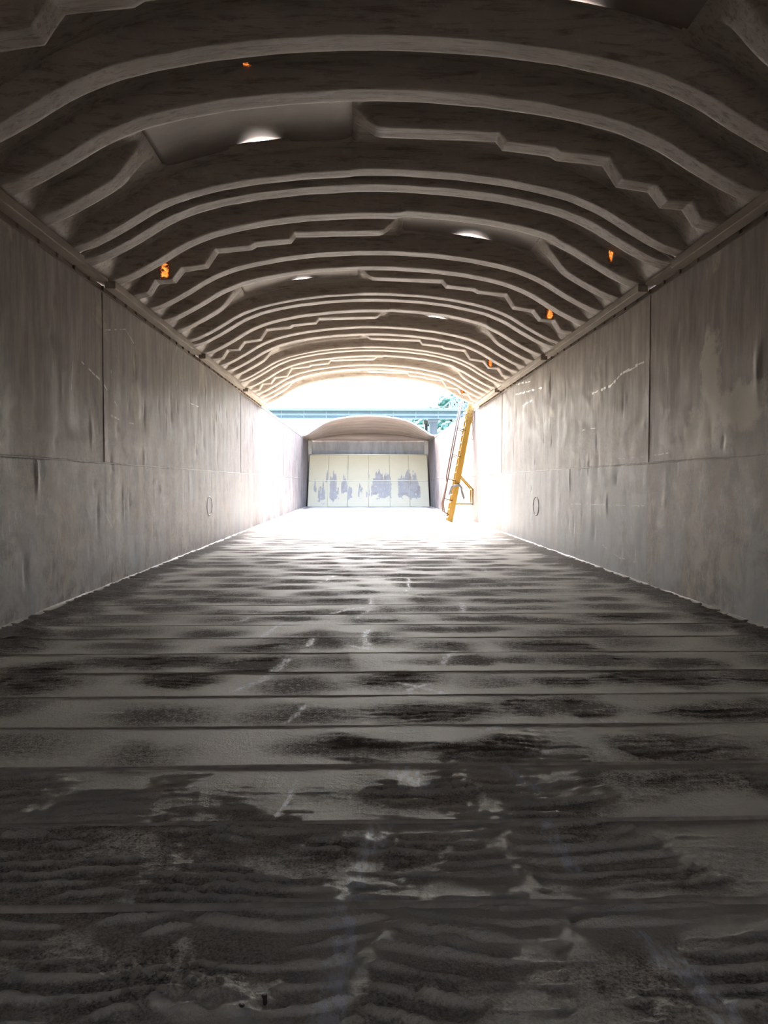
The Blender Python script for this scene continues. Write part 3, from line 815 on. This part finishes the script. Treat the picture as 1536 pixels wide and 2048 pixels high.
# grey strap draped over a tread
st = empty('draped_strap', (0, 0, 0))
tag(st, 'grey canvas strap draped over a lower tread of the yellow ladder', 'strap')
b = L(.30, 0, 0); bx, bz = b.x + 3.16, b.z
for (pts, nm) in ((((bx - .02, bz + .04), (bx - .16, bz + .05), (bx - .22, bz - .06), (bx - .26, bz - .20), (bx - .30, bz - .30)), 'strap_tail'), (((bx + .10, bz + .07), (bx + .19, bz + .0), (bx + .20, bz - .14), (bx + .26, bz - .33), (bx + .30, bz - .46)), 'strap_tail')):
    mb = MB()
    for (x0, z0), (x1, z1) in zip(pts[:-1], pts[1:]):
        mb.bar((x0, 30.44, z0), (x1, 30.44, z1), 0.05, 0.085, (1, 0, 0.4))
    mb.build(nm, M['cloth'], st, False, 0.01)
MB().tube([(bx - .12, 30.44, bz + .05), (bx, 30.43, bz + .08), (bx + .14, 30.44, bz + .06)], 0.05, 8).build('strap_fold', M['cloth'], st, True)

# chain hanging beside the ladder head
ch = MB()
for i in range(22):
    z = 4.42 - i * 0.046; x = 4.03 + 0.012 * math.sin(i * 0.5)
    pts = []
    for k in range(9):
        a = 2 * math.pi * k / 8
        dx, dz = 0.020 * math.cos(a), 0.033 * math.sin(a)
        pts.append((x + (dx if i % 2 else 0), 30.35 + (0 if i % 2 else dx), z + dz))
    ch.tube(pts, 0.007, 5)
pts = [(4.03 + 0.035 * math.sin(a), 30.35, 3.32 + 0.07 * math.cos(a)) for a in np.linspace(0, 5.2, 10)]
ch.tube(pts, 0.011, 6)
co = ch.build('hanging_chain', M['chain'], None, True)
tag(co, 'thin rusty chain hanging down the right wall beside the ladder top', 'chain')

# ------------------------------------------------------------------ outside: river, bridge, wooded hill
rv = MB()
for x0, x1, y0, y1 in ((-900, -5.5, -300, 440), (5.5, 900, -300, 440), (-5.5, 5.5, 56, 440), (-5.5, 5.5, -300, -18)):
    rv.add([(x0, y0, -0.6), (x1, y0, -0.6), (x1, y1, -0.6), (x0, y1, -0.6)], [[0, 1, 2, 3]])
tag(rv.build('river', M['water']), 'river water around the barge', 'river', None, 'structure')

BY = 300.0
br = empty('road_bridge', (0, BY, 0))
tag(br, 'pale blue steel girder bridge crossing behind the hold', 'bridge')
def bz(py): return CAM[2] + BY * math.tan(math.atan((1024 - py) / FPX) - math.radians(2.16))
z_dk, z_t, z_m, z_l, z_b = bz(819), bz(823.5), bz(829), bz(833), bz(837.5)
MB().box(-120, 160, -5, 5, z_t, z_dk).build('deck_slab', M['bridge_lt'], br)
MB().box(-120, 160, -3.2, -2.9, z_m, z_t).build('upper_girder', M['bridge'], br)
MB().box(-120, 160, -3.4, -2.6, z_l, z_m).build('flange_band', M['bridge_lt'], br)
MB().box(-120, 160, -3.0, -2.7, z_b, z_l).build('lower_girder', M['bridge'], br)
MB().box(-120, 160, -3.3, -2.3, z_b - 0.35, z_b).build('bottom_flange', M['bridge_lt'], br)
MB().box(-120, 160, 2.7, 3.0, z_b, z_t).build('rear_girder', M['bridge'], br)
st_me = None
for i in range(-13, 18):
    x = i * 8.6 + 2
    if st_me is None:
        o = MB().box(-0.2, 0.2, -3.45, -2.9, z_b, z_t).build('stiffener', M['bridge_lt'], br); st_me = o.data
    else:
        o = link('stiffener', st_me, None, br)
    o.location.x = x
bc = None
for i in range(-26, 34):
    x = i * 4.3
    if bc is None:
        o = MB().bar((-0.7, -3.1, z_b + 0.1), (0.4, -3.1, z_l), 0.25, 0.25).build('bracket', M['bridge'], br); bc = o.data
    else: o = link('bracket', bc, None, br)
    o.location.x = x
MB().box(-120, 160, -4.9, -4.8, z_dk + 0.75, z_dk + 0.95).build('guard_rail', M['bridge_lt'], br)
pm = None
for i in range(-28, 38):
    if pm is None:
        o = MB().box(-0.08, 0.08, -4.92, -4.8, z_dk, z_dk + 0.9).build('rail_post', M['bridge_lt'], br); pm = o.data
    else: o = link('rail_post', pm, None, br)
    o.location.x = i * 4.3
def bx(px): return CAM[0] + (px - 731) / FPX * BY
# piers
for x0, x1, yy, nm in ((858, 873, -2.5, 'pier'), (850.5, 856.5, 3.0, 'pier')):
    a, b = bx(x0), bx(x1)
    mb = MB().box(a, b, yy, yy + 2.4, -0.8, z_b - 0.6).box(a - 0.5, b + 0.5, yy - 0.3, yy + 2.7, z_b - 1.6, z_b - 0.35)
    for s in np.linspace(a + 0.4, b - 0.4, 4):
        mb.box(s - 0.12, s + 0.12, yy - 0.12, yy, -0.8, z_b - 1.6)
    mb.build(nm, M['concrete'], br)
# cantilever truss over the river span at the right
tz = bz(792); zb0 = z_dk
nodes_b = [bx(p) for p in (880, 901, 911, 932, 953, 974, 995)]
tr = [((bx(911), tz), (bx(911), zb0)), ((bx(901), bz(803)), (bx(901), zb0)), ((bx(911), tz), (bx(940), bz(819))), ((bx(903), bz(800)), (bx(926), zb0)), ((bx(881), zb0), (bx(911), tz)), ((bx(911), tz), (bx(960), bz(770))), ((bx(926), zb0), (bx(926), bz(786))), ((bx(960), bz(770)), (bx(960), zb0)), ((bx(926), bz(786)), (bx(960), zb0)), ((bx(960), bz(770)), (bx(1010), bz(770)))]
for (xa, za), (xb, zb) in tr:
    for yy in (-4.2, 4.2):
        MB().bar((xa, yy, za), (xb, yy, zb), 0.45, 0.5, (0, 1, 0)).build('truss_member', M['bridge_lt'], br)

# wooded hillside
HYc = 520.0
def hill_h(x, y):
    # ridge climbs towards the right
    r = np.interp(x, [-400, 11, 19, 26, 37, 45, 51, 61, 71, 110, 400, 900], [0, 0, 32, 37, 42, 46, 49, 55, 61, 75, 95, 60])
    d = np.clip((y - 445) / 80, 0, 1)
    return -0.7 + r * d ** 0.9
xs = np.linspace(-40, 600, 130); ys = np.linspace(440, 640, 40)
Yg, Xg = np.meshgrid(ys, xs, indexing='ij')
hz = hill_h(Xg.ravel(), Yg.ravel()) + 2 * (fbm(Xg.ravel() * 0.05, Yg.ravel() * 0.05, 4, 3) - 0.5)
hill = link('hillside', mesh_np('hillside', np.stack([Xg.ravel(), Yg.ravel(), hz], 1), grid_quads(40, 130)), M['ground'])
tag(hill, 'wooded green hillside rising behind the bridge', None, None, 'structure')

def tree_mesh(seed):
    r = random.Random(seed); bm = bmesh.new()
    for i in range(9):
        a = r.random() * 6.28; rad = 2.0 * math.sqrt(r.random()); zz = 3.2 + 4.5 * r.random()
        s = (1.2 + 1.1 * r.random()) * (1.15 - 0.05 * zz)
        bmesh.ops.create_icosphere(bm, subdivisions=2, radius=s, matrix=Matrix.Translation((rad * math.cos(a), rad * math.sin(a), zz)))
    for v in bm.verts:
        v.co += Vector((r.uniform(-1, 1), r.uniform(-1, 1), r.uniform(-1, 1))) * 0.24
    bmesh.ops.create_cone(bm, cap_ends=True, segments=6, radius1=0.35, radius2=0.2, depth=4.5, matrix=Matrix.Translation((0, 0, 1.8)))
    me = bpy.data.meshes.new('hill_tree'); bm.to_mesh(me); bm.free()
    me.materials.append(M['leaf']); return me
tms = [tree_mesh(i) for i in range(4)]
r = random.Random(3); cnt = 0
for row in range(16):
    y = 452 + row * 5.0
    for j in range(18):
        x = 18 + j * 4.6 + r.uniform(-2, 2) + (row % 2) * 3
        pxx = 731 + (x - CAM[0]) / y * FPX
        if pxx < 812 or pxx > 955: continue
        z = float(hill_h(np.array([x]), np.array([y]))[0])
        if z < 3: continue
        pyy = 966 - (z + 4 - 1.5) / y * FPX
        if pyy > 880: continue
        o = link('hill_tree', tms[r.randrange(4)]); cnt += 1
        o.location = (x, y, z - 0.8); o.rotation_euler.z = r.random() * 6.28
        s = 0.85 + 0.5 * r.random(); o.scale = (s, s, s * r.uniform(0.9, 1.2))
        tag(o, 'leafy green tree on the hillside beyond the bridge', 'tree', 'trees on the hillside beyond the bridge')

# ------------------------------------------------------------------ loose bits on the floor
def clod_mesh(seed):
    bm = bmesh.new(); r = random.Random(seed)
    bmesh.ops.create_icosphere(bm, subdivisions=2, radius=1.0)
    for v in bm.verts:
        n = float(fbm(np.array([v.co.x * 1.7 + seed]), np.array([v.co.y * 1.7 + v.co.z * 2.3]), seed, 3)[0])
        v.co *= 0.65 + 0.7 * n + r.uniform(-0.05, 0.05)
        v.co.z *= 0.7
    me = bpy.data.meshes.new('dirt_clod')
    for f in bm.faces: f.smooth = True
    bm.to_mesh(me); bm.free(); me.materials.append(M['dirt']); return me
cms = [clod_mesh(i) for i in range(5)]
r = random.Random(12); placed = []
for i in range(36):
    for _ in range(60):
        x, y = -0.87 + 0.10 * r.gauss(0, 1), 2.38 + 0.06 * r.gauss(0, 1)
        if all(math.hypot(x - p, y - q) > 0.034 for p, q in placed): break
    placed.append((x, y))
    rad = r.uniform(0.006, 0.014)
    h0 = float(floor_fields(np.array([x]), np.array([y]))[0][0])
    o = link('dirt_clod', cms[i % 5]); o.location = (x, y, h0 + 0.15 * rad); o.rotation_euler = (0, 0, r.random() * 6.28)
    o.scale = (rad * r.uniform(0.9, 1.5), rad, rad)
    tag(o, 'small brown clod in the crumbled dirt heap at lower left', 'dirt clod', 'crumbled dirt heap in the foreground')
for i, (x, y, h, lean, lab) in enumerate(((-0.565, 2.20, 0.030, 0.1, 'short dark metal stub on the floor, left one at the bottom edge'), (-0.50, 2.235, 0.034, -0.05, 'short dark metal stub on the floor, right one at the bottom edge'))):
    o = MB().tube([(0, 0, -0.01), (0, 0, h * 0.7), (lean * h, 0, h)], [0.007, 0.0065, 0.009], 10).build('metal_stub', M['dark'], None, True)
    o.location = (x, y, 0.0); tag(o, lab, 'metal stub')
